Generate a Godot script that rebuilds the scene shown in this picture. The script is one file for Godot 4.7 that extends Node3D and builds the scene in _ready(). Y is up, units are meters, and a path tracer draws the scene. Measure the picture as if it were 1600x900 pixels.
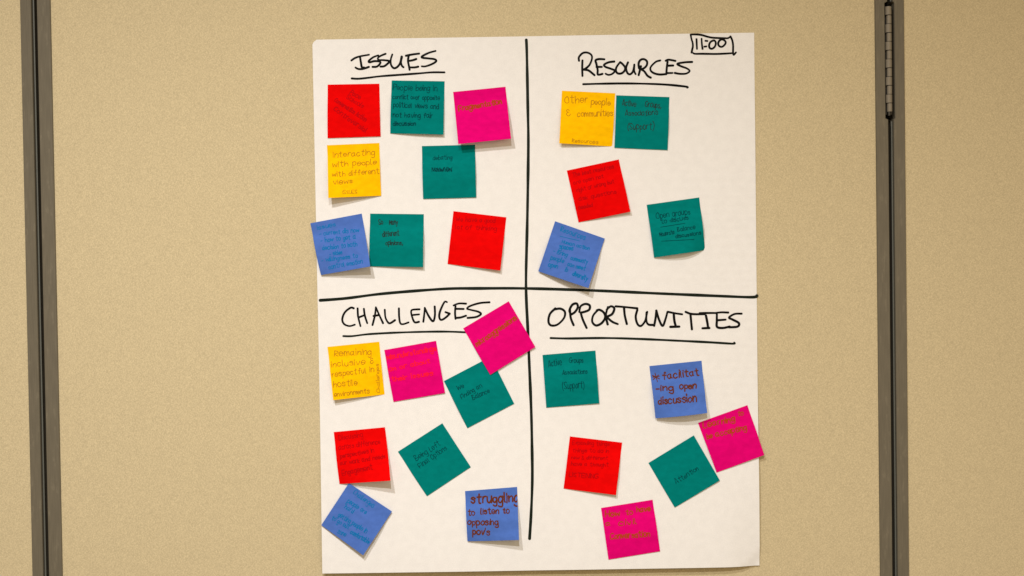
extends Node3D
# A flip chart sheet with sticky notes on a folding fabric partition. Positions are in millimetres on the wall (x right, y up, z off the wall) and turned to metres on the way out.

const MM = 0.001
const SHEET_TOP = 361.5

const NOTE_SHEETS = {
	"R1": "-260.4,296 -186.2,296.3 -185.5,220.7 -261.8,219.3 ; lift 0.4 0.4 1.5 1",
	"T1": "-168.4,300.7 -92.4,298.4 -95,221.4 -171.6,224.7 ; lift 0.4 0.4 5 1",
	"P1": "-80.4,282.9 -5.1,289.4 1.9,212.9 -73.6,206.6 ; lift 0.4 0.4 15 14",
	"Y1": "-263,209.2 -187.6,211.4 -186.1,135.5 -260,132.5 ; lift 0.4 0.4 1 15",
	"T2": "-126.5,206 -50,206.8 -49.4,131 -125.9,129.9 ; lift 0.4 0.4 1.5 1",
	"B1": "-288.8,97.5 -214.7,110.3 -201.5,34 -274.3,22.8 ; lift 0.4 0.4 18 3",
	"T3": "-202.5,110.1 -125.4,108.1 -127.1,32 -205.1,34.1 ; lift 0.4 0.4 6 1",
	"R2": "-82.6,111.9 -6.6,101.9 -16.5,25.5 -92.3,36 ; lift 0.4 0.4 6 0.6",
	"Y2": "76,282.4 152.4,277.6 147.2,201.3 70.7,206.3 ; lift 0.4 0.4 1 7",
	"T4": "153.9,274.7 230.2,271 226.6,194.9 150.2,199.3 ; lift 0.4 0.4 1 1",
	"R3": "81.3,167.8 156.3,182.7 171.5,107.1 97.2,93 ; lift 0.4 0.4 6 0.6",
	"T5": "195.6,116.9 271.3,126.4 279,50.4 205,40.8 ; lift 0.4 0.4 4 2",
	"B2": "63.5,95.2 134.5,69.2 109.1,-1.5 38.1,23.6 ; lift 0.4 2 15 3",
	"Y3": "-267.4,-81 -192.5,-74.6 -186,-150.9 -259,-157.1 ; lift 0.4 0.4 1 8",
	"P2": "-185.5,-86.7 -110.6,-74.5 -98.6,-149.8 -173.3,-161.7 ; lift 0.4 0.4 2 1",
	"P3": "-71.2,-57.1 -5,-19 32.4,-85.3 -33.1,-124.4 ; lift 0.6 0.6 3 2.6",
	"T6": "-100.2,-132.8 -32.2,-98.5 0.8,-166.9 -67.2,-201.1 ; lift 0.4 0.4 0.8 0.8",
	"R4": "-260.2,-204 -186.2,-198 -177.2,-271.5 -252.7,-278.8 ; lift 0.4 1.5 19 0.6",
	"T7": "-168,-233.6 -103.3,-193.5 -63.1,-257.1 -126.8,-298 ; lift 0.4 0.4 0.8 0.7",
	"B3": "-238.9,-277.3 -177.2,-318.5 -218.7,-379.4 -279.4,-337.1 ; lift 2.2 3 8 2",
	"B4": "-71.9,-291.5 3.2,-286.5 4.7,-359.1 -69.4,-363 ; lift 0.4 0.4 15 2",
	"T8": "42.6,-97.2 119,-91.9 123.4,-168.1 46.9,-173.3 ; lift 0.4 0.4 2 0.8",
	"B5": "196.6,-115.5 271.8,-108.9 277,-182.8 203.6,-190.3 ; lift 0.4 0.4 12 5",
	"P4": "265.4,-198.5 337,-173.9 359.6,-245.6 291,-270.4 ; lift 0.4 0.4 3 0.5",
	"T9": "192.9,-255.1 258.9,-216.2 295.2,-281.4 229.8,-319.5 ; lift 0.4 1.5 2 0.8",
	"R5": "80.3,-215.1 155.7,-225.3 144.8,-299.2 70,-289.9 ; lift 0.4 0.4 6 0.6",
	"P5": "123.5,-318.5 198,-307.8 207.4,-381.7 133,-392.5 ; lift 0.4 0.4 1 0.8",
}
const NOTE_WRITING = {
	"R1": ["Pace|0.422 0.174 0.606 0.296|6.4|1.08", "Schools|0.351 0.263 0.660 0.465|6.4|1.08", "Conversation Action|0.123 0.313 0.699 0.718|6.4|1.16", "Controversial|0.109 0.479 0.695 0.928|6.6|1.16"],
	"T1": ["People being in|0.034 0.177 0.865 0.184|8.0|0.87", "conflict over opposite|0.032 0.351 0.918 0.349|6.4|0.87", "political views and|0.050 0.504 0.900 0.516|6.9|0.87", "not having fair|0.048 0.693 0.786 0.685|6.9|0.87", "discussion|0.052 0.853 0.476 0.837|5.9|0.99"],
	"P1": ["Fragmentation|0.077 0.374 0.893 0.314|7.7|1.75"],
	"Y1": ["Interacting|0.109 0.235 0.905 0.223|8.3|0.98", "with people|0.090 0.420 0.940 0.407|7.7|0.98", "with different|0.086 0.605 0.990 0.587|7.7|0.98", "views|0.103 0.754 0.467 0.737|7.3|0.98", "ISSUES|0.280 0.939 0.559 0.937|4.8|0.71"],
	"T2": ["debating|0.203 0.270 0.565 0.265|6.4|0.76", "MWWMW|0.181 0.496 0.557 0.495|5.9|0.76", "WNWWN|0.191 0.491 0.552 0.503|5.1|0.83"],
	"B1": ["Issues|0.111 0.145 0.475 0.140|6.4|1.00", "- current dis now|0.131 0.263 0.893 0.321|6.4|1.00", "- how to get a|0.132 0.398 0.815 0.434|6.4|1.08", "decision to both|0.140 0.542 0.820 0.575|6.4|1.08", "- sides|0.254 0.669 0.505 0.676|5.9|1.00", "- willingness to|0.071 0.765 0.798 0.782|6.2|1.00", "control emotion|0.189 0.913 0.881 0.901|6.2|1.00"],
	"T3": ["So|0.160 0.206 0.242 0.198|7.7|1.06", "Many|0.359 0.204 0.511 0.202|6.9|1.06", "different|0.246 0.438 0.548 0.407|7.5|1.06", "opinions,|0.303 0.592 0.613 0.585|6.2|1.06"],
	"R2": ["We have a good|0.068 0.180 0.803 0.122|6.2|0.91", "lot of thinking|0.071 0.327 0.847 0.263|5.9|0.91"],
	"Y2": ["Other|0.070 0.234 0.500 0.202|10.1|0.98", "people|0.557 0.230 0.919 0.228|8.5|0.98", "&|0.103 0.467 0.180 0.463|9.1|0.87", "communities|0.313 0.481 0.978 0.424|8.7|0.98", "Resources|0.234 0.965 0.729 0.967|5.3|0.71"],
	"T4": ["Active|0.118 0.191 0.375 0.203|8.0|0.90", "Groups,|0.549 0.190 0.848 0.214|8.3|0.90", "Associations|0.180 0.385 0.790 0.342|7.7|0.90", "(Support)|0.238 0.643 0.730 0.616|9.1|0.90"],
	"R3": ["The best resources|0.085 0.141 0.876 0.140|5.8|1.00", "are open not|0.067 0.286 0.646 0.275|5.5|0.91", "right or wrong but|0.099 0.440 0.823 0.408|5.5|0.91", "ask questions|0.099 0.603 0.823 0.607|5.8|0.91", "needed|0.062 0.765 0.329 0.762|5.5|1.00"],
	"T5": ["Open groups|0.148 0.287 0.799 0.286|8.0|0.83", "to discuss|0.226 0.388 0.751 0.384|6.4|0.83", "_|0.203 0.452 0.707 0.445|6.4|0.76", "Moderate|0.164 0.628 0.444 0.611|5.9|0.83", "Balance|0.512 0.579 0.861 0.579|6.2|0.83", "discussions|0.461 0.695 0.960 0.698|5.1|0.83", "_|0.195 0.716 0.837 0.772|6.4|0.76"],
	"B2": ["Resources|0.150 0.141 0.650 0.156|7.6|1.00", "_|0.183 0.238 0.584 0.195|6.9|0.91", "Human action|0.252 0.348 0.790 0.311|4.8|1.00", "spaces|0.235 0.465 0.496 0.412|6.7|1.16", "- Bring|0.151 0.571 0.429 0.568|6.0|1.00", "community|0.511 0.599 0.837 0.575|5.7|1.00", "people|0.144 0.716 0.401 0.701|6.3|1.00", "can meet|0.489 0.726 0.834 0.712|6.0|1.08", "open|0.149 0.850 0.326 0.833|6.0|1.08", "to|0.462 0.835 0.521 0.847|6.3|1.00", "diversity|0.633 0.873 0.932 0.888|6.9|1.08"],
	"Y3": ["Remaining|0.111 0.188 0.836 0.223|9.1|0.98", "inclusive &|0.039 0.384 0.861 0.397|8.3|0.98", "respectful in|0.033 0.573 0.859 0.554|8.0|0.98", "hostile|0.033 0.764 0.507 0.761|8.0|0.98", "environments|0.028 0.938 0.732 0.939|6.6|0.98", "Challenges|0.939 0.954 0.963 0.411|4.8|0.71"],
	"P2": ["Misunderstandings|0.027 0.192 0.971 0.180|6.9|1.57", "on or about|0.030 0.413 0.820 0.388|6.2|1.57", "their issues|0.038 0.614 0.836 0.625|6.6|1.57"],
	"P3": ["microaggressions|0.052 0.424 0.972 0.379|7.6|1.57"],
	"T6": ["We|0.160 0.268 0.290 0.288|6.5|0.90", "Finding an|0.153 0.457 0.605 0.434|6.5|0.76", "Balance|0.335 0.569 0.684 0.592|6.5|0.83"],
	"R4": ["Discussing|0.085 0.167 0.553 0.142|6.9|0.91", "across difference|0.065 0.342 0.865 0.314|6.9|0.91", "perspectives in|0.077 0.505 0.729 0.454|5.8|1.00", "our work and needs|0.062 0.637 0.932 0.593|5.8|1.00", "Engagement|0.076 0.837 0.664 0.776|7.2|1.00"],
	"T7": ["Being Left|0.198 0.336 0.750 0.332|7.4|0.76", "Final Options|0.185 0.489 0.817 0.473|7.4|0.76"],
	"B3": ["Challenges|0.176 0.130 0.653 0.145|7.1|0.91", "people are|0.170 0.335 0.601 0.323|6.4|1.08", "hard|0.190 0.456 0.388 0.453|6.2|1.00", "getting people in|0.170 0.657 0.815 0.613|6.8|1.00", "to go out|0.103 0.784 0.482 0.747|6.4|1.00", "comfortable|0.552 0.792 0.965 0.745|6.4|1.08", "zone|0.342 0.932 0.519 0.894|6.2|0.91"],
	"B4": ["struggling|0.103 0.255 1.027 0.283|12.4|2.25", "to|0.041 0.471 0.175 0.471|8.0|1.66", "listen|0.286 0.467 0.635 0.474|8.0|1.66", "to|0.716 0.471 0.842 0.478|7.5|1.66", "opposing|0.028 0.663 0.619 0.688|8.6|1.76", "pov's|0.113 0.861 0.447 0.881|9.4|1.86"],
	"T8": ["Active|0.103 0.230 0.355 0.219|9.1|0.83", "Groups|0.490 0.189 0.754 0.211|7.3|0.83", "Associations|0.349 0.401 0.816 0.419|6.2|0.83", "(Support)|0.330 0.670 0.736 0.681|9.6|0.83"],
	"B5": ["*|0.045 0.301 0.169 0.299|13.3|1.38", "facilitat|0.227 0.280 0.937 0.270|10.2|1.86", "-ing|0.064 0.475 0.400 0.514|8.0|1.86", "open|0.534 0.501 0.851 0.515|8.6|1.86", "discussion|0.085 0.742 0.836 0.774|10.9|1.96"],
	"P4": ["Learning|0.068 0.126 0.689 0.205|8.6|1.66", "to|0.771 0.132 0.868 0.157|6.7|1.57", "be accepting|0.053 0.339 0.849 0.442|7.6|1.57"],
	"T9": ["Attention|0.252 0.623 0.762 0.611|6.9|0.76"],
	"R5": ["Expanding things|0.066 0.143 0.765 0.092|5.3|0.83", "things to do in|0.091 0.288 0.767 0.223|5.3|0.83", "new & different|0.079 0.424 0.769 0.360|5.3|0.83", "have a thought|0.086 0.543 0.799 0.484|5.3|0.83", "LISTENING|0.077 0.757 0.631 0.730|6.2|1.00"],
	"P5": ["How|0.054 0.179 0.335 0.205|7.8|1.66", "to|0.452 0.199 0.582 0.211|6.7|1.48", "have|0.667 0.181 0.925 0.208|7.2|1.75", "a|0.045 0.344 0.124 0.350|6.7|1.38", "civil|0.287 0.383 0.627 0.401|7.6|1.38", "Conversation|0.094 0.609 0.842 0.680|8.2|1.66"],
}
const MARKER = {
	"issues": [
		"I ; 3.05 ; -225.8,330.1 -220.2,333.7 -212.9,335.9 -200.4,338 / -213.3,335 -212.1,326.7 -210.8,320.3 -207.6,319.8 / -220,319.9 -215.9,317.8 -209.5,317.9 -200.7,320.6",
		"S ; 3.05 ; -187.1,336.9 -194.5,334.2 -200.6,329.3 -199.7,327.2 -192.8,328.7 -185.4,328.1 -184.5,325.4 -189.2,320.9 -195.7,320.5",
		"S ; 3.05 ; -176.5,339 -183.4,336.3 -187.6,333.2 -186.3,330.4 -179,329.9 -171.2,328.4 -174.5,324.3 -179.1,321.2 -184.2,320.8",
		"U ; 3.05 ; -166.9,337.9 -169.3,330.6 -169,323.3 -165.4,318.5 -160.7,319.5 -156.1,325 -153.6,335 / -153.1,334.5 -154.7,326.8 -153.4,321.7 -151.1,319.4",
		"E ; 3.05 ; -147.6,335.8 -138.4,337.5 -128.3,338.7 / -143.5,335.8 -144.5,328.4 -143.3,321.1 -142.4,315.6 / -143.1,328.4 -137.6,329.3 -132.5,331 / -142.4,319.1 -135,319 -129.9,320",
		"S ; 3.05 ; -104.8,342.1 -114.5,339.5 -123.7,335 -123.8,332.7 -114.6,331.5 -106.3,330.2 -104.1,327.4 -110.1,323.4 -119.4,320.3 -124.9,320.4",
		"_ ; 3.05 ; -225.8,304.4 -216.2,303.8 -202.3,305 -183.9,307 -151.7,308.9 -128.7,310.3 -110.3,311.5 -92.4,311.2",
	],
	"resources": [
		"R ; 3.16 ; 101.1,324.9 101.1,330.3 106.7,335.9 113.2,336.4 118.6,333.3 119.7,327.9 116.3,319.2 110.7,313.9 106.3,311.8 / 106,325.4 105.5,315 105.7,303.1 / 107.4,312.3 114,311.1 119.4,307.2 123.1,303.9",
		"E ; 3.16 ; 137.6,326.5 129.5,326.9 124.9,325.1 125.9,320.2 127.6,311.5 127.5,305.5 130.3,304.7 134.6,305.7 / 126,315.8 133.7,315.7",
		"S ; 3.16 ; 151.8,323.1 143.6,322.1 137,318.7 139.1,315.6 146.7,312.8 152.2,310 148.8,305.7 143.3,304.1 139,305.8",
		"O ; 3.16 ; 160,322.1 155,315.4 153.8,310 156.5,306.1 161.9,306.1 166.3,309.8 167,314.7 163.2,319.6 160,322.1",
		"U ; 3.16 ; 171.4,321.7 168.6,314.1 170.1,307 173.9,304.5 178.3,308.5 180.4,318.3 / 180.4,318.3 180,309.6 182.1,304.7",
		"R ; 3.16 ; 187.1,312.8 186.7,320.4 190,325.2 194.9,325.7 198.7,322.4 198.1,316.9 193.7,312.7 188.2,311.1 / 189.9,316 188.2,309.5 186.4,303 / 190.4,311.1 194.7,308.3 199,302.2 203.9,299.2",
		"C ; 3.16 ; 217.8,323.7 211.2,321.7 204.1,314.7 204,309.2 208.9,305.4 216.5,303.6 226.3,304",
		"E ; 3.16 ; 225.5,323.1 229.8,324.6 239.6,322.7 / 228.2,321.9 227,313.3 226.3,305.7 / 227.5,316 236.3,316.2 / 226.3,305.4 235.1,305.5",
		"S ; 3.16 ; 263.6,320.9 252.7,320.5 242.3,318.5 247.2,315.1 255.9,311.7 259.7,307.9 254.7,304.4 246,304.1 238.3,305.5",
		"_ ; 3.16 ; 106.6,291.3 129,291.6 161.7,291.6 194.5,290.7 227.2,288.8 254.5,285.6 255.9,284.3",
	],
	"time": [
		"frame ; 2.93 ; 261.9,360.2 267.3,360.3 274,359.9 280.2,358.6 286.9,356.5 293.6,355.2 302.4,354.6 310.1,354.3 315.8,354.4 319,356.8 / 319,356.8 321.5,351.3 322.7,344.1 322.6,337.4 322.6,332.8 323.6,330.4 326.7,333.7 / 261.9,359.9 262.9,354.2 264.6,348 264.8,342.9 263.7,338.3 262.9,334.2 / 265.2,333.6 268,332.5 278.9,332.4 297,331.9 309.9,332.2 322.8,332.8",
		"1 ; 2.93 ; 270.2,353.6 270.4,346.9 270.7,339.5",
		"1 ; 2.93 ; 277.5,354 277.8,346.8 278.7,339.3",
		": ; 2.93 ; 283,350.9 285.8,350.6 / 281.3,342.5 284.2,342.9",
		"0 ; 2.93 ; 294.6,351.5 290.4,349.2 288.3,345.1 288.8,341 291.6,339.4 295,340.9 297.4,344.5 297.7,348.6 295.6,351.2 292.5,350.5",
		"0 ; 2.93 ; 307,353.3 302.9,350.6 301.3,346.5 302.8,343.1 306.4,342 310,344.3 312.1,347.9 310.6,351 307,352.8",
	],
	"challenges": [
		"C ; 3.05 ; -228.4,-25.9 -233.2,-25.1 -241.7,-31.9 -245.3,-41.6 -242.6,-48.5 -235.1,-51.4 -227.4,-49.5",
		"H ; 3.05 ; -222.9,-26 -222.4,-37.8 -219.2,-51.7 / -213.9,-26.8 -212.7,-36.5 -209.4,-47.6 / -221.7,-39.2 -212.7,-35.8",
		"A ; 3.05 ; -201.9,-50.5 -198.2,-36.7 -196.6,-25 / -196.6,-25 -191.9,-36.1 -186.6,-48 / -200.2,-37.4 -191.9,-36.1",
		"L ; 3.05 ; -183.8,-28.6 -183,-39.7 -179.6,-46.7 -176.2,-48.1 -169.2,-43.8",
		"L ; 3.05 ; -163.4,-26.9 -163.2,-40 -161.7,-48.3 -157.6,-49.8 -149.9,-47.4",
		"E ; 3.05 ; -133.7,-28.7 -143.4,-29.2 -145.9,-32 -144.3,-40.3 -140.9,-47.3 -134.7,-46.7 / -143.5,-36.8 -134.5,-36",
		"N ; 3.05 ; -128.5,-46.8 -126.9,-35 -126.1,-26.7 / -126.1,-26.7 -120.7,-38.6 -114.6,-46.3 -111.7,-38 -111.8,-24.9",
		"G ; 3.05 ; -94.1,-18.9 -97.6,-18.8 -103.3,-29.8 -105.5,-38.1 -104.2,-43.7 -100.7,-44 -95.1,-40.3 -90.2,-35.6 / -96.4,-33.4 -90.2,-35.6",
		"E ; 3.05 ; -84.5,-23.9 -76.9,-21.2 -66.5,-21.6 / -81.8,-24.6 -82.6,-34.3 -82.1,-43.3 / -81.1,-28.8 -70.1,-29.2 / -82,-41.9 -74.4,-41.3 -66.8,-38.9",
		"S ; 3.05 ; -32.6,-20.1 -46.4,-21 -60.3,-24.9 -65.2,-28.7 -60.4,-30.5 -49.4,-33.4 -45.3,-36.9 -52.3,-41 -64.7,-42.2",
		"_ ; 3.05 ; -244.3,-65.8 -231.2,-66 -209,-63.6 -171.6,-62 -130.1,-61.3 -95.5,-61.5 -67.8,-62.9 -59.5,-63.6",
	],
	"opportunities": [
		"O ; 3.40 ; 62.2,-30.3 54.1,-38.3 51.9,-49.3 55.8,-54.8 64.9,-53.6 74.2,-44.6 75.7,-35.5 69.3,-30.8 60.2,-31.9",
		"P ; 3.40 ; 84.3,-38.7 82.4,-33.6 86.5,-25.6 92.6,-23.7 94.5,-28.8 90.4,-35.8 84.3,-39.7 / 83,-32.6 84.2,-44.8 88.1,-54.9",
		"P ; 3.40 ; 96.5,-35.9 98.6,-27.8 105.7,-24.5 111.7,-27 110.6,-33 103.5,-36 98.5,-36.9 / 98.5,-36.9 101.4,-47 106.8,-59.2",
		"O ; 3.40 ; 123.7,-33.2 116.6,-41.2 115,-50.3 120.4,-55.8 128.5,-52.5 133.7,-44.5 131.8,-37.4 125.8,-33.3 121.7,-34.2",
		"R ; 3.40 ; 137.9,-29.4 134.7,-41.5 137.2,-54.6 / 135.9,-33.4 142,-28.5 147,-31.6 143.8,-39.6 135.7,-43.5 / 136.7,-44.5 143.7,-50.7 151.7,-54.2",
		"T ; 3.40 ; 149,-28.6 162.1,-29.8 180.3,-32 / 161.1,-30.8 162,-41.9 164.8,-54.4",
		"U ; 3.40 ; 180.2,-34.1 177.7,-44.1 180,-54.2 185,-57.4 191.1,-50.4 194.3,-37.3 / 193.3,-38.3 193.1,-50.4 196.1,-55.5 202.1,-56.2",
		"N ; 3.40 ; 204.1,-57.6 206.3,-46.6 207.5,-35.5 / 207.5,-35.5 211.3,-48.7 216.3,-57.8 220.4,-48.8 223.6,-37.7",
		"I ; 3.40 ; 224.6,-37.7 234.6,-39.9 244.7,-41.5 / 232.6,-40.9 233.5,-51 235.4,-58.7 / 227.3,-59.4 240.5,-59.2",
		"T ; 3.40 ; 249.8,-38.1 258.8,-41.3 277,-41.9 / 256.8,-42.3 257.7,-53.4 258.6,-63.5",
		"I ; 3.40 ; 270,-40.4 281.1,-40.2 293.2,-40.4 / 279,-43.6 280.9,-53.7 281.8,-60.8 / 273.7,-62.1 283.8,-61.8",
		"E ; 3.40 ; 311.3,-40 301.2,-39.5 294.2,-40.2 / 294.8,-41.8 294.6,-51.9 294.9,-60.4 303,-62.1 313.1,-60.2 / 295.1,-50.9 307.2,-50.1",
		"S ; 3.40 ; 330.5,-41.9 320.4,-42.2 312.3,-47.1 317.3,-50.2 326.3,-55.4 324.2,-60.4 312.1,-61.2",
		"_ ; 3.40 ; 54.6,-73 80.8,-74 131.3,-74.1 181.7,-76.1 242.2,-79.8 282.6,-82.4 316.9,-84.9 319.3,-83.6",
	],
	"divider": [
		"tall ; 4.22 ; 25.8,356.2 26.3,335.1 26.6,254.4 26.5,202.1 23.6,101 20.5,18.2 20.5,-18.7 21.8,-55.7 23.1,-101.9 25.1,-175.7 25.5,-231 25.2,-276.9 22.9,-322.7 20,-361.2",
		"wide ; 4.22 ; -276.9,-13.7 -238.7,-11.3 -184.5,-5.3 -98.4,0.1 -49.1,0.1 19.6,-0.9 116.8,-5.3 214.7,-11.2 301,-16.1 345.3,-18.3 353,-16.2",
	],
}

# Pen alphabet: each stroke is a run of points, x as a digit and height as a letter (a = -3, d = baseline, h = small letters, k = capitals).
const PEN = {
	"a": "4h2h0g0e2d4f 4h4e5d", "b": "0k0d 0f2h4g4e2d0e", "c": "4g2h0g0e2d4e", "d": "4g2h0g0e2d4f 4k4d", "e": "0f4f4g2h0g0e2d4e",
	"f": "4j3k2j2d 0h4h", "g": "4g2h0g0e2d4f 4h4b2a0b", "h": "0k0d 0f2h4g4d", "i": "0h0d 0j0i", "j": "2h2b0a 2j2i", "k": "0k0d 4h0f4d",
	"l": "0k0e1d", "m": "0h0d 0f1h3g3d 3f5h6g6d", "n": "0h0d 0f2h4g4d", "o": "2h0g0e2d4e4g2h", "p": "0h0a 0g2h4g4e2d0e",
	"q": "4g2h0g0e2d4f 4h4a", "r": "0h0d 0f1h3h", "s": "4g2h0g3f4e2d0e", "t": "2k2e3d4d 0i4i", "u": "0h0e2d4f 4h4d", "v": "0h2d4h",
	"w": "0h1d3g5d6h", "x": "0h4d 4h0d", "y": "0h2e 4h1a", "z": "0h4h0d4d",
	"A": "0d2k3k5d 1f5f", "B": "0k0d 0k4j0g5f4d0d", "C": "5j3k0i0e3d5e", "D": "0k0d 0k4j5g4e0d", "E": "5k0k0d5d 0g4g", "F": "5k0k0d 0g4g",
	"G": "5j3k0i0e3d5e5g3g", "H": "0k0d 5k5d 0g5g", "I": "0k0d", "L": "0k0d4d", "M": "0d0k3f6k6d", "N": "0d0k5d5k", "O": "3k0i0e3d5e5i3k",
	"P": "0d0k 0k4j4h0g", "R": "0d0k 0k4j4h0g5d", "S": "5j3k0j1h4f5e3d0e", "T": "0k6k 3k3d", "U": "0k0e3d5e5k", "W": "0k2d4i6d8k", "Y": "0k2g 4k1d",
	"(": "2l0i0e2b", ")": "0l2i2e0b", ",": "1e1d0c", "-": "0f3f", "'": "0k0i", "&": "3j1k0j1h3h 1h0f1d3d4f", "*": "2k3d 0i5f 0f5i 0h5h", "_": "0d9d",
}

var rng = RandomNumberGenerator.new()
var used = {}
var base_at = Vector3.ZERO          # mm: where the thing being built has its origin
var base_turn = Basis.IDENTITY

# ---------- naming ----------
func numbered(called):
	used[called] = used.get(called, -1) + 1
	return called if used[called] == 0 else "%s_%03d" % [called, used[called]]

func thing(called, label, category, at, group = "", turn = 0.0):
	var o = Node3D.new()
	o.name = numbered(called)
	o.position = at * MM
	o.rotation.z = turn
	o.set_meta("label", label)
	o.set_meta("category", category)
	if group != "":
		o.set_meta("group", group)
	add_child(o, true)
	base_at = at
	base_turn = Basis(Vector3(0, 0, 1), turn).transposed()
	return o

func part(called, st, material, parent, label = ""):
	var o = MeshInstance3D.new()
	o.name = called
	o.mesh = st.commit()
	o.material_override = material
	if label != "":
		o.set_meta("label", label)
	parent.add_child(o, true)
	return o

func begin():
	var st = SurfaceTool.new()
	st.begin(Mesh.PRIMITIVE_TRIANGLES)
	return st

func local(v):
	return base_turn * (v - base_at) * MM

func vert(st, v, n):
	st.set_normal(base_turn * n)
	st.add_vertex(local(v))

# four corners seen counter-clockwise from the side the normal points to
func quad(st, a, b, c, d):
	var n = (b - a).cross(d - a).normalized()
	for v in [a, c, b, a, d, c]:
		vert(st, v, n)

# ---------- surfaces ----------
func material(albedo, rough, spec = 0.4, metal = 0.0):
	var m = StandardMaterial3D.new()
	m.albedo_color = Color(albedo[0], albedo[1], albedo[2]).linear_to_srgb()
	m.roughness = rough
	m.metallic_specular = spec
	m.metallic = metal
	return m

func noise(frequency, octaves, s):
	var n = FastNoiseLite.new()
	n.noise_type = FastNoiseLite.TYPE_SIMPLEX
	n.frequency = frequency
	n.fractal_octaves = octaves
	n.seed = s
	return n

func grey_image(size, value):           # value: Callable(x, y) -> 0..1
	var bytes = PackedByteArray()
	bytes.resize(size * size)
	for y in size:
		for x in size:
			bytes[y * size + x] = int(clampf(value.call(x, y), 0.0, 1.0) * 255.0)
	return Image.create_from_data(size, size, false, Image.FORMAT_L8, bytes)

func textured(m, im, metres, bump = 0.0):
	im.convert(Image.FORMAT_RGBA8)
	m.albedo_texture = ImageTexture.create_from_image(im)
	m.uv1_triplanar = true
	m.uv1_world_triplanar = true
	m.uv1_triplanar_sharpness = 8.0
	m.uv1_scale = Vector3.ONE / metres
	if bump > 0.0:
		var b = im.duplicate()
		b.bump_map_to_normal_map(bump)
		m.normal_enabled = true
		m.normal_texture = ImageTexture.create_from_image(b)
		m.normal_scale = 1.0

func weave_image():
	var weft = noise(1.0, 1, 11)
	var warp = noise(1.0, 1, 12)
	var grain = noise(0.5, 1, 13)
	var mottle = noise(0.012, 3, 14)
	return grey_image(1024, func(x, y):
		var tx = x / 2
		var ty = y / 2
		var w = weft.get_noise_2d(tx * 0.16, ty * 3.7) if (tx + ty) % 2 == 0 else warp.get_noise_2d(tx * 3.7, ty * 0.16)
		return 0.90 + 0.075 * w + 0.04 * grain.get_noise_2d(x, y) + 0.007 * mottle.get_noise_2d(x, y))

func fibre_image():
	var fine = noise(0.35, 1, 21)
	var cloud = noise(0.03, 4, 22)
	return grey_image(512, func(x, y): return 0.965 + 0.02 * fine.get_noise_2d(x, y) + 0.012 * cloud.get_noise_2d(x, y))

func note_image():
	var fine = noise(0.4, 1, 23)
	var cloud = noise(0.02, 4, 24)
	return grey_image(512, func(x, y): return 0.95 + 0.025 * fine.get_noise_2d(x, y) + 0.035 * cloud.get_noise_2d(x, y * 1.6))

func brushed_image():
	var streak = noise(1.0, 2, 31)
	var scuff = noise(0.03, 4, 32)
	return grey_image(512, func(x, y):
		var s = scuff.get_noise_2d(x * 1.5, y * 0.5)
		return 0.9 + 0.05 * streak.get_noise_2d(x * 0.5, y * 0.012) + 0.02 * s + (0.05 if s > 0.6 else 0.0))

# ---------- solid shapes ----------
# a block with the outline poly (counter-clockwise from the front) between depths back and front, its front edges cut by edge
func prism(st, poly, back, front, edge):
	var n = poly.size()
	var inner = []
	for i in n:
		var a = (poly[i] - poly[(i + n - 1) % n]).normalized()
		var b = (poly[(i + 1) % n] - poly[i]).normalized()
		var na = Vector2(-a.y, a.x)
		var nb = Vector2(-b.y, b.x)
		inner.append(poly[i] + (na + nb) * edge / maxf(1.0 + na.dot(nb), 0.3))
	for i in n:
		var j = (i + 1) % n
		var p = poly[i]
		var q = poly[j]
		quad(st, Vector3(p.x, p.y, back), Vector3(q.x, q.y, back), Vector3(q.x, q.y, front - edge), Vector3(p.x, p.y, front - edge))
		quad(st, Vector3(p.x, p.y, front - edge), Vector3(q.x, q.y, front - edge), Vector3(inner[j].x, inner[j].y, front), Vector3(inner[i].x, inner[i].y, front))
	var tris = Geometry2D.triangulate_polygon(PackedVector2Array(inner))
	for k in range(0, tris.size(), 3):
		var t = [inner[tris[k]], inner[tris[k + 1]], inner[tris[k + 2]]]
		if (t[1] - t[0]).cross(t[2] - t[0]) > 0.0:
			t.reverse()
		for v in t:
			vert(st, Vector3(v.x, v.y, front), Vector3(0, 0, 1))

func rect(x0, y0, x1, y1):
	return [Vector2(x0, y0), Vector2(x1, y0), Vector2(x1, y1), Vector2(x0, y1)]

# an upright round bar
func bar(st, x, z, radius, y0, y1, sides = 20, round_end = 0.0):
	var rings = [[y0, radius - round_end], [y0 + round_end, radius], [y1 - round_end, radius], [y1, radius - round_end]]
	for k in 3:
		for i in sides:
			var a = TAU * i / sides
			var b = TAU * (i + 1) / sides
			var c = []
			for e in [[a, rings[k]], [b, rings[k]], [b, rings[k + 1]], [a, rings[k + 1]]]:
				c.append([Vector3(x + cos(e[0]) * e[1][1], e[1][0], z + sin(e[0]) * e[1][1]), Vector3(cos(e[0]), 0, sin(e[0]))])
			for t in [0, 1, 2, 0, 2, 3]:
				vert(st, c[t][0], c[t][1])
	for end in [[rings[0], -1.0], [rings[3], 1.0]]:
		for i in sides:
			var a = TAU * i / sides
			var b = TAU * (i + 1) / sides
			for v in [Vector3(x, end[0][0], z), Vector3(x + cos(a) * end[0][1], end[0][0], z + sin(a) * end[0][1]), Vector3(x + cos(b) * end[0][1], end[0][0], z + sin(b) * end[0][1])]:
				vert(st, v, Vector3(0, end[1], 0))

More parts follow.
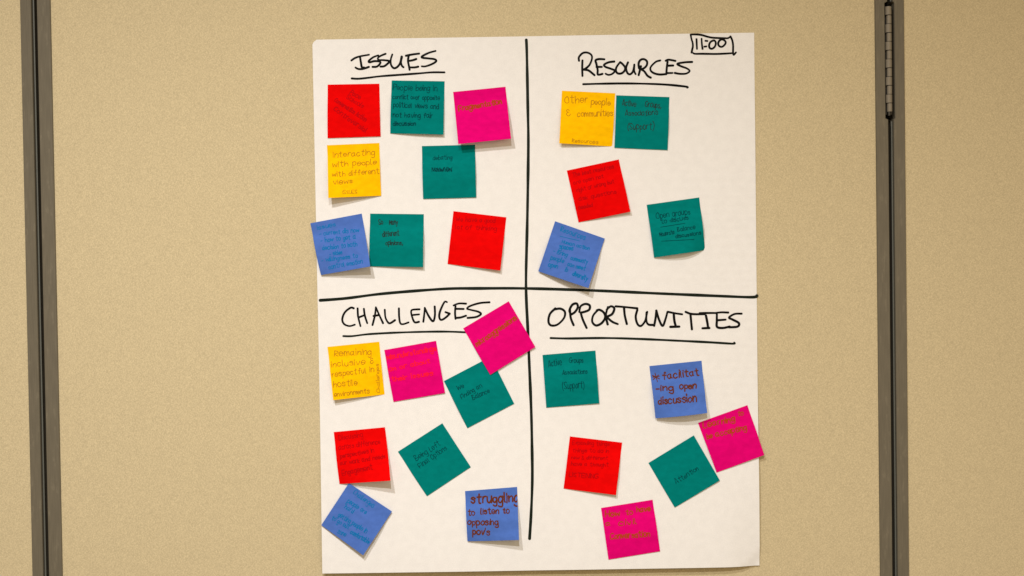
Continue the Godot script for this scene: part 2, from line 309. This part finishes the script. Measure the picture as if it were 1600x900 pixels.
# ---------- paper ----------
func sheet_height(x, y):                # how far the flip chart sheet stands off the fabric
	var t = (SHEET_TOP - y) / 770.0
	var corner = 1.0 - 0.55 * smoothstep(0.80, 1.0, t) * smoothstep(300.0, 352.0, x)
	var lift = 9.5 * pow(smoothstep(0.55, 1.05, t), 1.5) * corner * (0.85 + 0.15 * sin((x + 281.0) / 634.0 * PI))
	return 1.0 + lift

func sheet_wave(x, y):                  # small waves that hand-hung paper has
	var ripple = 0.065 * smoothstep(120.0, 330.0, x) * smoothstep(230.0, 120.0, absf(y - 10.0)) * sin(y / 1.9 + 0.006 * x + 1.3 * sin(y / 17.0))
	var fold = -2.2 * clampf((x - 352.0 - 406.0 - y + 27.0) / 20.0, 0.0, 1.0)
	return ripple + fold + 0.42 * sin(x / 61.0 + y / 170.0) * sin(y / 83.0 + 0.7) + 0.16 * sin(x / 27.0 - y / 39.0)

func sheet_z(x, y):
	return sheet_height(x, y) + sheet_wave(x, y)

# a thin sheet through point(s, t) with both faces and its edges
func leaf_sheet(st, cols, rows, thick, point):
	var p = []
	var nrm = []
	for r in rows + 1:
		for c in cols + 1:
			var s = float(c) / cols
			var t = float(r) / rows
			p.append(point.call(s, t))
			var ds = point.call(minf(s + 0.004, 1.0), t) - point.call(maxf(s - 0.004, 0.0), t)
			var dt = point.call(s, minf(t + 0.004, 1.0)) - point.call(s, maxf(t - 0.004, 0.0))
			nrm.append(dt.cross(ds).normalized())
	var w = cols + 1
	for r in rows:
		for c in cols:
			var a = r * w + c
			for i in [a, a + 1, a + w + 1, a, a + w + 1, a + w]:
				vert(st, p[i], nrm[i])
			for i in [a, a + w + 1, a + 1, a, a + w, a + w + 1]:
				vert(st, p[i] - nrm[i] * thick, -nrm[i])
	var rim = []
	for c in cols:
		rim.append([c, c + 1])
		rim.append([rows * w + c + 1, rows * w + c])
	for r in rows:
		rim.append([(r + 1) * w, r * w])
		rim.append([r * w + cols, (r + 1) * w + cols])
	for e in rim:
		var a = p[e[0]]
		var b = p[e[1]]
		quad(st, b, a, a - nrm[e[0]] * thick, b - nrm[e[1]] * thick)

# ---------- ink ----------
func smooth(points, steps):
	if points.size() < 3:
		return points
	var out = []
	for i in points.size() - 1:
		var a = points[maxi(i - 1, 0)]
		var d = points[mini(i + 2, points.size() - 1)]
		for k in steps:
			out.append(points[i].cubic_interpolate(points[i + 1], a, d, float(k) / steps))
	out.append(points[-1])
	return out

# one pen stroke along points (in mm on the flat), width wide, laid on the surface by place(x, y, rise)
func stroke(st, points, width, rise, place, wobble = 0.12):
	var p = []
	for v in points:
		if p.is_empty():
			p.append(v)
		elif v.distance_to(p[-1]) > 0.03:
			var from = p[-1]                    # short steps, so that the ink follows the bend of the paper
			var steps = ceili(v.distance_to(from) / 1.2)
			for k in steps:
				p.append(from.lerp(v, float(k + 1) / steps))
	if p.size() < 2:
		p = [points[0], points[0] + Vector2(width * 0.3, 0)]
	var r = width * 0.5
	var d0 = (p[0] - p[1]).normalized()
	var d1 = (p[-1] - p[-2]).normalized()
	var line = [[p[0] + d0 * r * 0.9, 0.3], [p[0] + d0 * r * 0.55, 0.8]]
	for v in p:
		line.append([v, 1.0])
	line += [[p[-1] + d1 * r * 0.55, 0.8], [p[-1] + d1 * r * 0.9, 0.3]]
	var phase = rng.randf() * 20.0
	var sides = []
	var along = 0.0
	for i in line.size():
		var before = line[maxi(i - 1, 0)][0]
		var after = line[mini(i + 1, line.size() - 1)][0]
		along += before.distance_to(line[i][0])
		var dir = (after - before).normalized()
		var half = r * line[i][1] * (1.0 + wobble * sin(along / (width * 4.0) + phase) + wobble * 0.6 * sin(along / (width * 1.7) + phase * 2.0))
		var off = Vector2(-dir.y, dir.x) * half
		var up = rise + 0.012 * i / line.size()
		sides.append([place.call(line[i][0] + off, up), place.call(line[i][0] - off, up)])
	for i in sides.size() - 1:
		var a = sides[i]
		var b = sides[i + 1]
		for v in [a[0], b[0], b[1], a[0], b[1], a[1]]:
			vert(st, v, Vector3(0, 0, 1))

func pen_strokes(text):                 # [strokes, advance] with capitals 7 high
	var x = 0.0
	var out = []
	for ch in text:
		if ch == " ":
			x += 4.4
			continue
		var widest = 0.0
		var lift = rng.randf_range(-0.35, 0.35)
		var grow = rng.randf_range(0.88, 1.12)
		var lean = rng.randf_range(-0.04, 0.14)
		for run in PEN.get(ch, "0d4d").split(" "):
			var pts = []
			for k in range(0, run.length(), 2):
				var px = float(run.unicode_at(k) - 48)
				var py = float(run.unicode_at(k + 1) - 100)
				if ch in "acegimnopqrsuvwxyz" and py > 0.0:
					py *= 1.16
				widest = maxf(widest, px)
				pts.append(Vector2(x + px * grow + py * lean + rng.randf_range(-0.25, 0.25), py * grow + lift + rng.randf_range(-0.25, 0.25)))
			out.append(smooth(pts, 4))
		x += widest * grow + rng.randf_range(1.5, 2.2)
	return [out, maxf(x - 1.5, 1.0)]

func numbers(text):
	var out = []
	for w in text.strip_edges().split(" ", false):
		var xy = w.split(",")
		out.append(Vector2(float(xy[0]), float(xy[1])) if xy.size() == 2 else float(xy[0]))
	return out

# ---------- things ----------
func sticky_note(key, label, paper, ink):
	var halves = NOTE_SHEETS[key].split(" ; lift ")
	var c = numbers(halves[0])
	var l = numbers(halves[1])
	var belly = {"T5": 6.0, "B5": 5.0, "T1": 1.5, "B2": 2.0}.get(key, 0.0)
	var curl = {"T5": 5.0, "Y2": 1.2, "Y3": 1.0}.get(key, 0.0)
	var flat = func(s, t): return c[0] * (1 - s) * (1 - t) + c[1] * s * (1 - t) + c[2] * s * t + c[3] * (1 - s) * t
	var bend = rng.randf_range(1.5, 2.1)
	var buckle = {"T1": 2.6, "T2": 3.2, "T3": 3.6, "T4": 2.2, "T5": 3.4, "T6": 1.5, "T7": 0.9, "T8": 2.6, "T9": 1.0, "P1": 4.0, "P3": 1.5, "R1": 1.6, "B1": 4.2, "B2": 3.2, "B3": 1.5, "B4": 4.2, "B5": 4.0}.get(key, 2.2) * 1.3
	var turn_at = rng.randf() * 6.0
	var surface = func(s, t):
		var xy = flat.call(s, t)
		var g = pow(smoothstep(0.08, 1.7, t) / smoothstep(0.08, 1.7, 1.0), bend * 0.75)
		var z = lerpf(l[0], l[1], s) * (1 - g) + lerpf(l[3], l[2], s) * g + belly * 4.0 * s * (1 - s) * g
		z -= curl * pow(maxf(s + t - 1.45, 0.0) / 0.55, 2.0)
		z += buckle * sin(PI * clampf((t - 0.15) / 0.85, 0.0, 1.0)) * smoothstep(0.12, 0.36, t) * (0.8 + 0.2 * sin(s * 3.0 + turn_at)) - 0.25 * buckle * sin(PI * smoothstep(0.6, 1.0, t)) * s
		return Vector3(xy.x, xy.y, sheet_z(clampf(xy.x, -281.0, 353.0), xy.y) + z)
	var along = c[1] - c[0]
	var mid = (c[0] + c[1]) * 0.5
	var o = thing("sticky_note", label, "sticky note", Vector3(mid.x, mid.y, sheet_z(mid.x, mid.y)), "sticky notes on the poster", along.angle())
	var st = begin()
	leaf_sheet(st, 16, 56, 0.1, surface)
	part("note_sheet", st, paper, o)
	var rise = 0.1
	for row in NOTE_WRITING[key]:
		var f = row.split("|")
		var ends = numbers(f[1])
		var a = flat.call(ends[0], ends[1])
		var b = flat.call(ends[2], ends[3])
		var made = pen_strokes(f[0])
		var x_axis = (b - a) / made[1]
		var up = Vector2(-(b - a).y, (b - a).x).normalized() * float(f[2]) / 7.0
		# back from the flat to s, t so that the ink lies on the bent sheet
		var e1 = c[1] - c[0]
		var e2 = c[3] - c[0]
		var det = e1.cross(e2)
		var place = func(v, lift):
			var d = v - c[0]
			return surface.call(clampf(d.cross(e2) / det, 0.004, 0.996), clampf(e1.cross(d) / det, 0.004, 0.996)) + Vector3(0, 0, lift)
		var ws = begin()
		for run in made[0]:
			var pts = []
			for v in run:
				pts.append(a + x_axis * v.x + up * v.y)
			stroke(ws, pts, float(f[3]), rise, place)
			rise += 0.0015
		part("handwriting", ws, ink, o)
	return o

func marker_glyph(row, called, ink, parent, label = ""):
	var f = row.split(" ; ")
	var st = begin()
	var rise = 0.06
	var place = func(v, lift): return Vector3(v.x, v.y, sheet_z(v.x, v.y) + lift)
	for run in f[2].split(" / "):
		stroke(st, smooth(numbers(run), 7), float(f[1]), rise, place, 0.07)
		rise += 0.02
	return part(called, st, ink, parent, label)

func trim(o, poly, m, label = ""):
	var st = begin()
	prism(st, poly, -28.0, 2.4, 0.7)
	part("edge_trim", st, m, o, label)

func fabric(o, x0, x1, low, high, m):
	var st = begin()
	prism(st, rect(x0, low, x1, high), -26.0, 0.0, 0.5)
	part("fabric_face", st, m, o)

func _ready():
	rng.seed = 71
	# camera
	var cam = Camera3D.new()
	cam.name = "camera"
	cam.transform = Transform3D(Basis(Vector3(0.999892, -0.014714, 0.000243), Vector3(0.014716, 0.99977, -0.015579), Vector3(-0.000014, 0.01558, 0.999879)).orthonormalized(), Vector3(0.0, 0.02466, 1.58253))
	cam.fov = 29.405
	cam.near = 0.05
	cam.far = 40.0
	add_child(cam)
	cam.current = true
	# air and exposure: the warm light that comes back from the rest of the room
	var env = Environment.new()
	env.background_mode = Environment.BG_COLOR
	env.background_color = Color(1.0, 0.79, 0.53).linear_to_srgb()
	env.background_energy_multiplier = 0.34
	env.tonemap_mode = Environment.TONE_MAPPER_LINEAR
	env.tonemap_exposure = 1.0
	env.sdfgi_enabled = true
	env.ssao_enabled = true
	env.ssil_enabled = true
	var we = WorldEnvironment.new()
	we.name = "environment"
	we.environment = env
	add_child(we)
	# two ceiling downlights, whose shadows the lifted notes show, and an added broad fill light behind the camera, standing in for the room
	for d in [["downlight_near_wall", Vector3(-0.50, 1.25, 1.25), 3.4], ["downlight_off_wall", Vector3(-0.06, 1.25, 1.85), 4.9]]:
		var s = SpotLight3D.new()
		s.name = d[0]
		s.position = d[1]
		s.rotation_degrees = Vector3(-90, 0, 0)
		s.spot_angle = 79.0
		s.spot_angle_attenuation = 1.0
		s.spot_range = 8.0
		s.light_energy = d[2]
		s.light_color = Color(0.965, 0.95, 0.945)
		s.light_size = 0.045
		s.shadow_enabled = true
		add_child(s)
	var room = AreaLight3D.new()
	room.name = "added_room_fill"
	room.position = Vector3(0.95, 0.40, 2.55)
	room.rotation_degrees = Vector3(-11, 19, 0)
	room.area_size = Vector2(2.2, 1.3)
	room.light_energy = 1.78
	room.light_color = Color(1.0, 0.885, 0.71)
	room.shadow_enabled = true
	add_child(room)

	# ----- materials -----
	var fabric_m = material([0.672, 0.568, 0.352], 0.95, 0.1)
	textured(fabric_m, weave_image(), 0.36, 1.8)
	var fibre = fibre_image()
	var trim_m = material([0.163, 0.142, 0.099], 0.55, 0.4)
	textured(trim_m, brushed_image(), 0.4)
	var hinge_m = material([0.205, 0.178, 0.132], 0.5, 0.4)
	var leaf_m = material([0.03, 0.026, 0.02], 0.5, 0.5)
	var rubber_m = material([0.006, 0.006, 0.006], 0.7, 0.2)
	var bead_m = material([0.10, 0.105, 0.09], 0.45, 0.5)
	var chart_m = material([0.82, 0.813, 0.795], 0.85, 0.15)
	textured(chart_m, fibre, 0.3)
	var marker_m = material([0.005, 0.005, 0.004], 0.6, 0.15)
	var line_m = material([0.008, 0.013, 0.008], 0.55, 0.2)
	var note_grain = note_image()
	var paper = {}
	var ink = {}
	for k in [["R", [0.78, 0.0022, 0.0022], [0.43, 0.002, 0.004]], ["T", [0.0008, 0.198, 0.184], [0.001, 0.043, 0.05]], ["P", [0.74, 0.002, 0.175], [0.40, 0.048, 0.008]], ["Y", [0.99, 0.535, 0.002], [0.44, 0.2, 0.008]], ["B", [0.076, 0.165, 0.52], [0.004, 0.155, 0.42]]]:
		paper[k[0]] = material(k[1], 0.8, 0.06)
		textured(paper[k[0]], note_grain, 0.19, 0.35)
		ink[k[0]] = material(k[2], 0.75, 0.12)
	ink["B_brown"] = material([0.115, 0.024, 0.005], 0.6, 0.3)
	ink["P_red"] = material([0.80, 0.003, 0.035], 0.7, 0.25)
	ink["T_black"] = material([0.003, 0.025, 0.022], 0.6, 0.3)

	# ----- the folding partition: three panels -----
	var low = -1450.0
	var high = 1260.0
	var wall = "panels of the folding partition"
	var o = thing("wall_panel", "beige fabric partition panel at the left edge of the photo", "wall panel", Vector3(-1300, low, 0), wall)
	fabric(o, -1900.0, -699.5, low, high, fabric_m)
	trim(o, rect(-699.5, low, -684.0, high), trim_m)
	var st = begin()
	prism(st, rect(-684.0, low, -675.5, high), -27.0, -20.0, 0.3)
	part("seal_strip", st, rubber_m, o)
	st = begin()
	bar(st, -682.1, -2.5, 1.2, low, high, 14)
	part("seal_bead", st, bead_m, o)

	o = thing("wall_panel", "middle beige fabric partition panel with the poster hung on it", "wall panel", Vector3(-60, low, 0), wall)
	fabric(o, -656.5, 526.8, low, high, fabric_m)
	trim(o, rect(-675.5, low, -656.5, high), trim_m)
	trim(o, [Vector2(526.8, low), Vector2(544.2, low), Vector2(544.2, 234), Vector2(540.3, 236), Vector2(540.3, 401), Vector2(544.2, 403), Vector2(544.2, high), Vector2(526.8, high)], trim_m)
	st = begin()
	prism(st, rect(540.4, low, 553.4, high), -27.0, -20.0, 0.3)
	part("seal_strip", st, rubber_m, o)
	for run in [[low, 232.0], [404.0, high]]:
		st = begin()
		bar(st, 550.6, -2.5, 1.2, run[0], run[1], 14)
		part("seal_bead", st, bead_m, o)

	o = thing("wall_panel", "beige fabric partition panel on the far side of the hinged seam", "wall panel", Vector3(1150, low, 0), wall)
	fabric(o, 568.2, 1780.0, low, high, fabric_m)
	trim(o, [Vector2(552.0, low), Vector2(568.2, low), Vector2(568.2, high), Vector2(552.0, high), Vector2(552.0, 403), Vector2(554.2, 401), Vector2(554.2, 236), Vector2(552.0, 234)], trim_m)

	# the hinge in the seam: twelve knuckles round a pin
	o = thing("butt_hinge", "long bronze hinge of twelve knuckles in the seam between two panels", "hinge", Vector3(546.2, 245.2, 0))
	for side in [[541.0, 545.0], [547.6, 552.4]]:
		st = begin()
		prism(st, rect(side[0], 242.0, side[1], 398.0), -12.0, -4.5, 0.3)
		part("hinge_leaf", st, leaf_m, o)
	st = begin()
	bar(st, 546.4, -0.6, 1.9, 240.0, 397.0, 14, 0.4)
	part("hinge_pin", st, leaf_m, o)
	for k in 12:
		st = begin()
		var y0 = 245.2 + k * 12.6
		var inset = 0.0 if k % 2 == 1 else 1.7
		bar(st, 546.3 + inset * 0.5, -0.4, 4.5 - inset * 0.5, y0 + 0.4, y0 + 12.2, 24, 0.5)
		part("knuckle", st, hinge_m, o)

	# ----- the flip chart sheet with its marker writing -----
	var chart = thing("flip_chart_sheet", "large white flip chart sheet divided by black marker into four headed quarters", "poster", Vector3(36.4, -407.0, 1))
	st = begin()
	var tl = Vector2(-281.4, 360.7)
	var tr = Vector2(353.2, 361.7)
	var br = Vector2(351.9, -406.4)
	var bl = Vector2(-279.1, -407.0)
	leaf_sheet(st, 84, 220, 0.22, func(s, t):
		var e = 0.0
		if t < 0.0062:                      # the clipped top corner
			e = 6.0 * (1.0 - t / 0.0062) * (1.0 - s)
		var v = tl * (1 - s) * (1 - t) + tr * s * (1 - t) + br * s * t + bl * (1 - s) * t
		v.x += e
		return Vector3(v.x, v.y, sheet_z(v.x, v.y)))
	part("chart_paper", st, chart_m, chart)
	for h in [["issues", "ISSUES"], ["resources", "RESOURCES"], ["challenges", "CHALLENGES"], ["opportunities", "OPPORTUNITIES"]]:
		var head = Node3D.new()
		head.name = "heading"
		head.set_meta("label", "underlined heading %s in black marker" % h[1])
		chart.add_child(head, true)
		for row in MARKER[h[0]]:
			var line = row.begins_with("_")
			marker_glyph(row, "underline" if line else "letter", line_m if line and h[0] in ["challenges", "opportunities"] else marker_m, head)
	var stamp = Node3D.new()
	stamp.name = "time_note"
	stamp.set_meta("label", "the time 11:00 in a hand-drawn box")
	chart.add_child(stamp, true)
	for row in MARKER["time"]:
		marker_glyph(row, "drawn_box" if row.begins_with("frame") else "digit", marker_m, stamp)
	for row in MARKER["divider"]:
		marker_glyph(row, "divider_line", line_m, chart)

	# ----- the sticky notes -----
	for n in [
		["R1", "red sticky note under ISSUES with writing slanting down across it"],
		["T1", "teal sticky note reading People being in conflict over opposite political views"],
		["P1", "pink sticky note under ISSUES with one long word and its lower edge lifted"],
		["Y1", "yellow sticky note reading Interacting with people with different views"],
		["T2", "teal sticky note under the ISSUES pink one, with a scribbled-out word"],
		["T3", "teal sticky note reading So many different opinions"],
		["B1", "blue sticky note overhanging the poster's left edge, titled Issues"],
		["R2", "red sticky note with two faint lines, beside So many different opinions"],
		["Y2", "yellow sticky note reading Other people & communities"],
		["T4", "teal sticky note reading Active Groups, Associations, right beside the yellow communities note"],
		["R3", "tilted red sticky note in the RESOURCES quarter"],
		["T5", "teal sticky note with two underlined phrases, starting Open groups"],
		["B2", "blue sticky note titled Resources, just above the horizontal black line"],
		["Y3", "yellow sticky note reading Remaining inclusive & respectful in hostile environments"],
		["P2", "pink sticky note with three red written lines beside the yellow CHALLENGES note"],
		["T6", "teal sticky note under CHALLENGES with its corner covered by a pink note"],
		["P3", "tilted pink sticky note covering the end of the CHALLENGES underline"],
		["R4", "red sticky note in CHALLENGES with its lower corner lifted off the paper"],
		["T7", "tilted teal sticky note with two small lines, alone in the middle of CHALLENGES"],
		["B3", "tilted blue sticky note titled Challenges at the poster's lower left corner"],
		["B4", "blue sticky note reading struggling to listen to opposing pov's in brown"],
		["T8", "teal sticky note directly under the OPPORTUNITIES heading reading Active Groups"],
		["B5", "blue sticky note reading facilitating open discussion in brown with a star"],
		["P4", "pink sticky note overhanging the poster's right edge, reading Learning to be accepting"],
		["T9", "tilted teal sticky note with a single word, overlapping the overhanging pink note"],
		["R5", "red sticky note in OPPORTUNITIES with five faint lines of writing"],
		["P5", "lowest pink sticky note, reading How to have a civil Conversation"],
	]:
		var k = n[0]
		var pen = k[0]
		if k in ["B4", "B5"]:
			pen = "B_brown"
		elif k == "P2":
			pen = "P_red"
		elif k in ["T3", "T4"]:
			pen = "T_black"
		sticky_note(k, n[1], paper[k[0]], ink[pen])
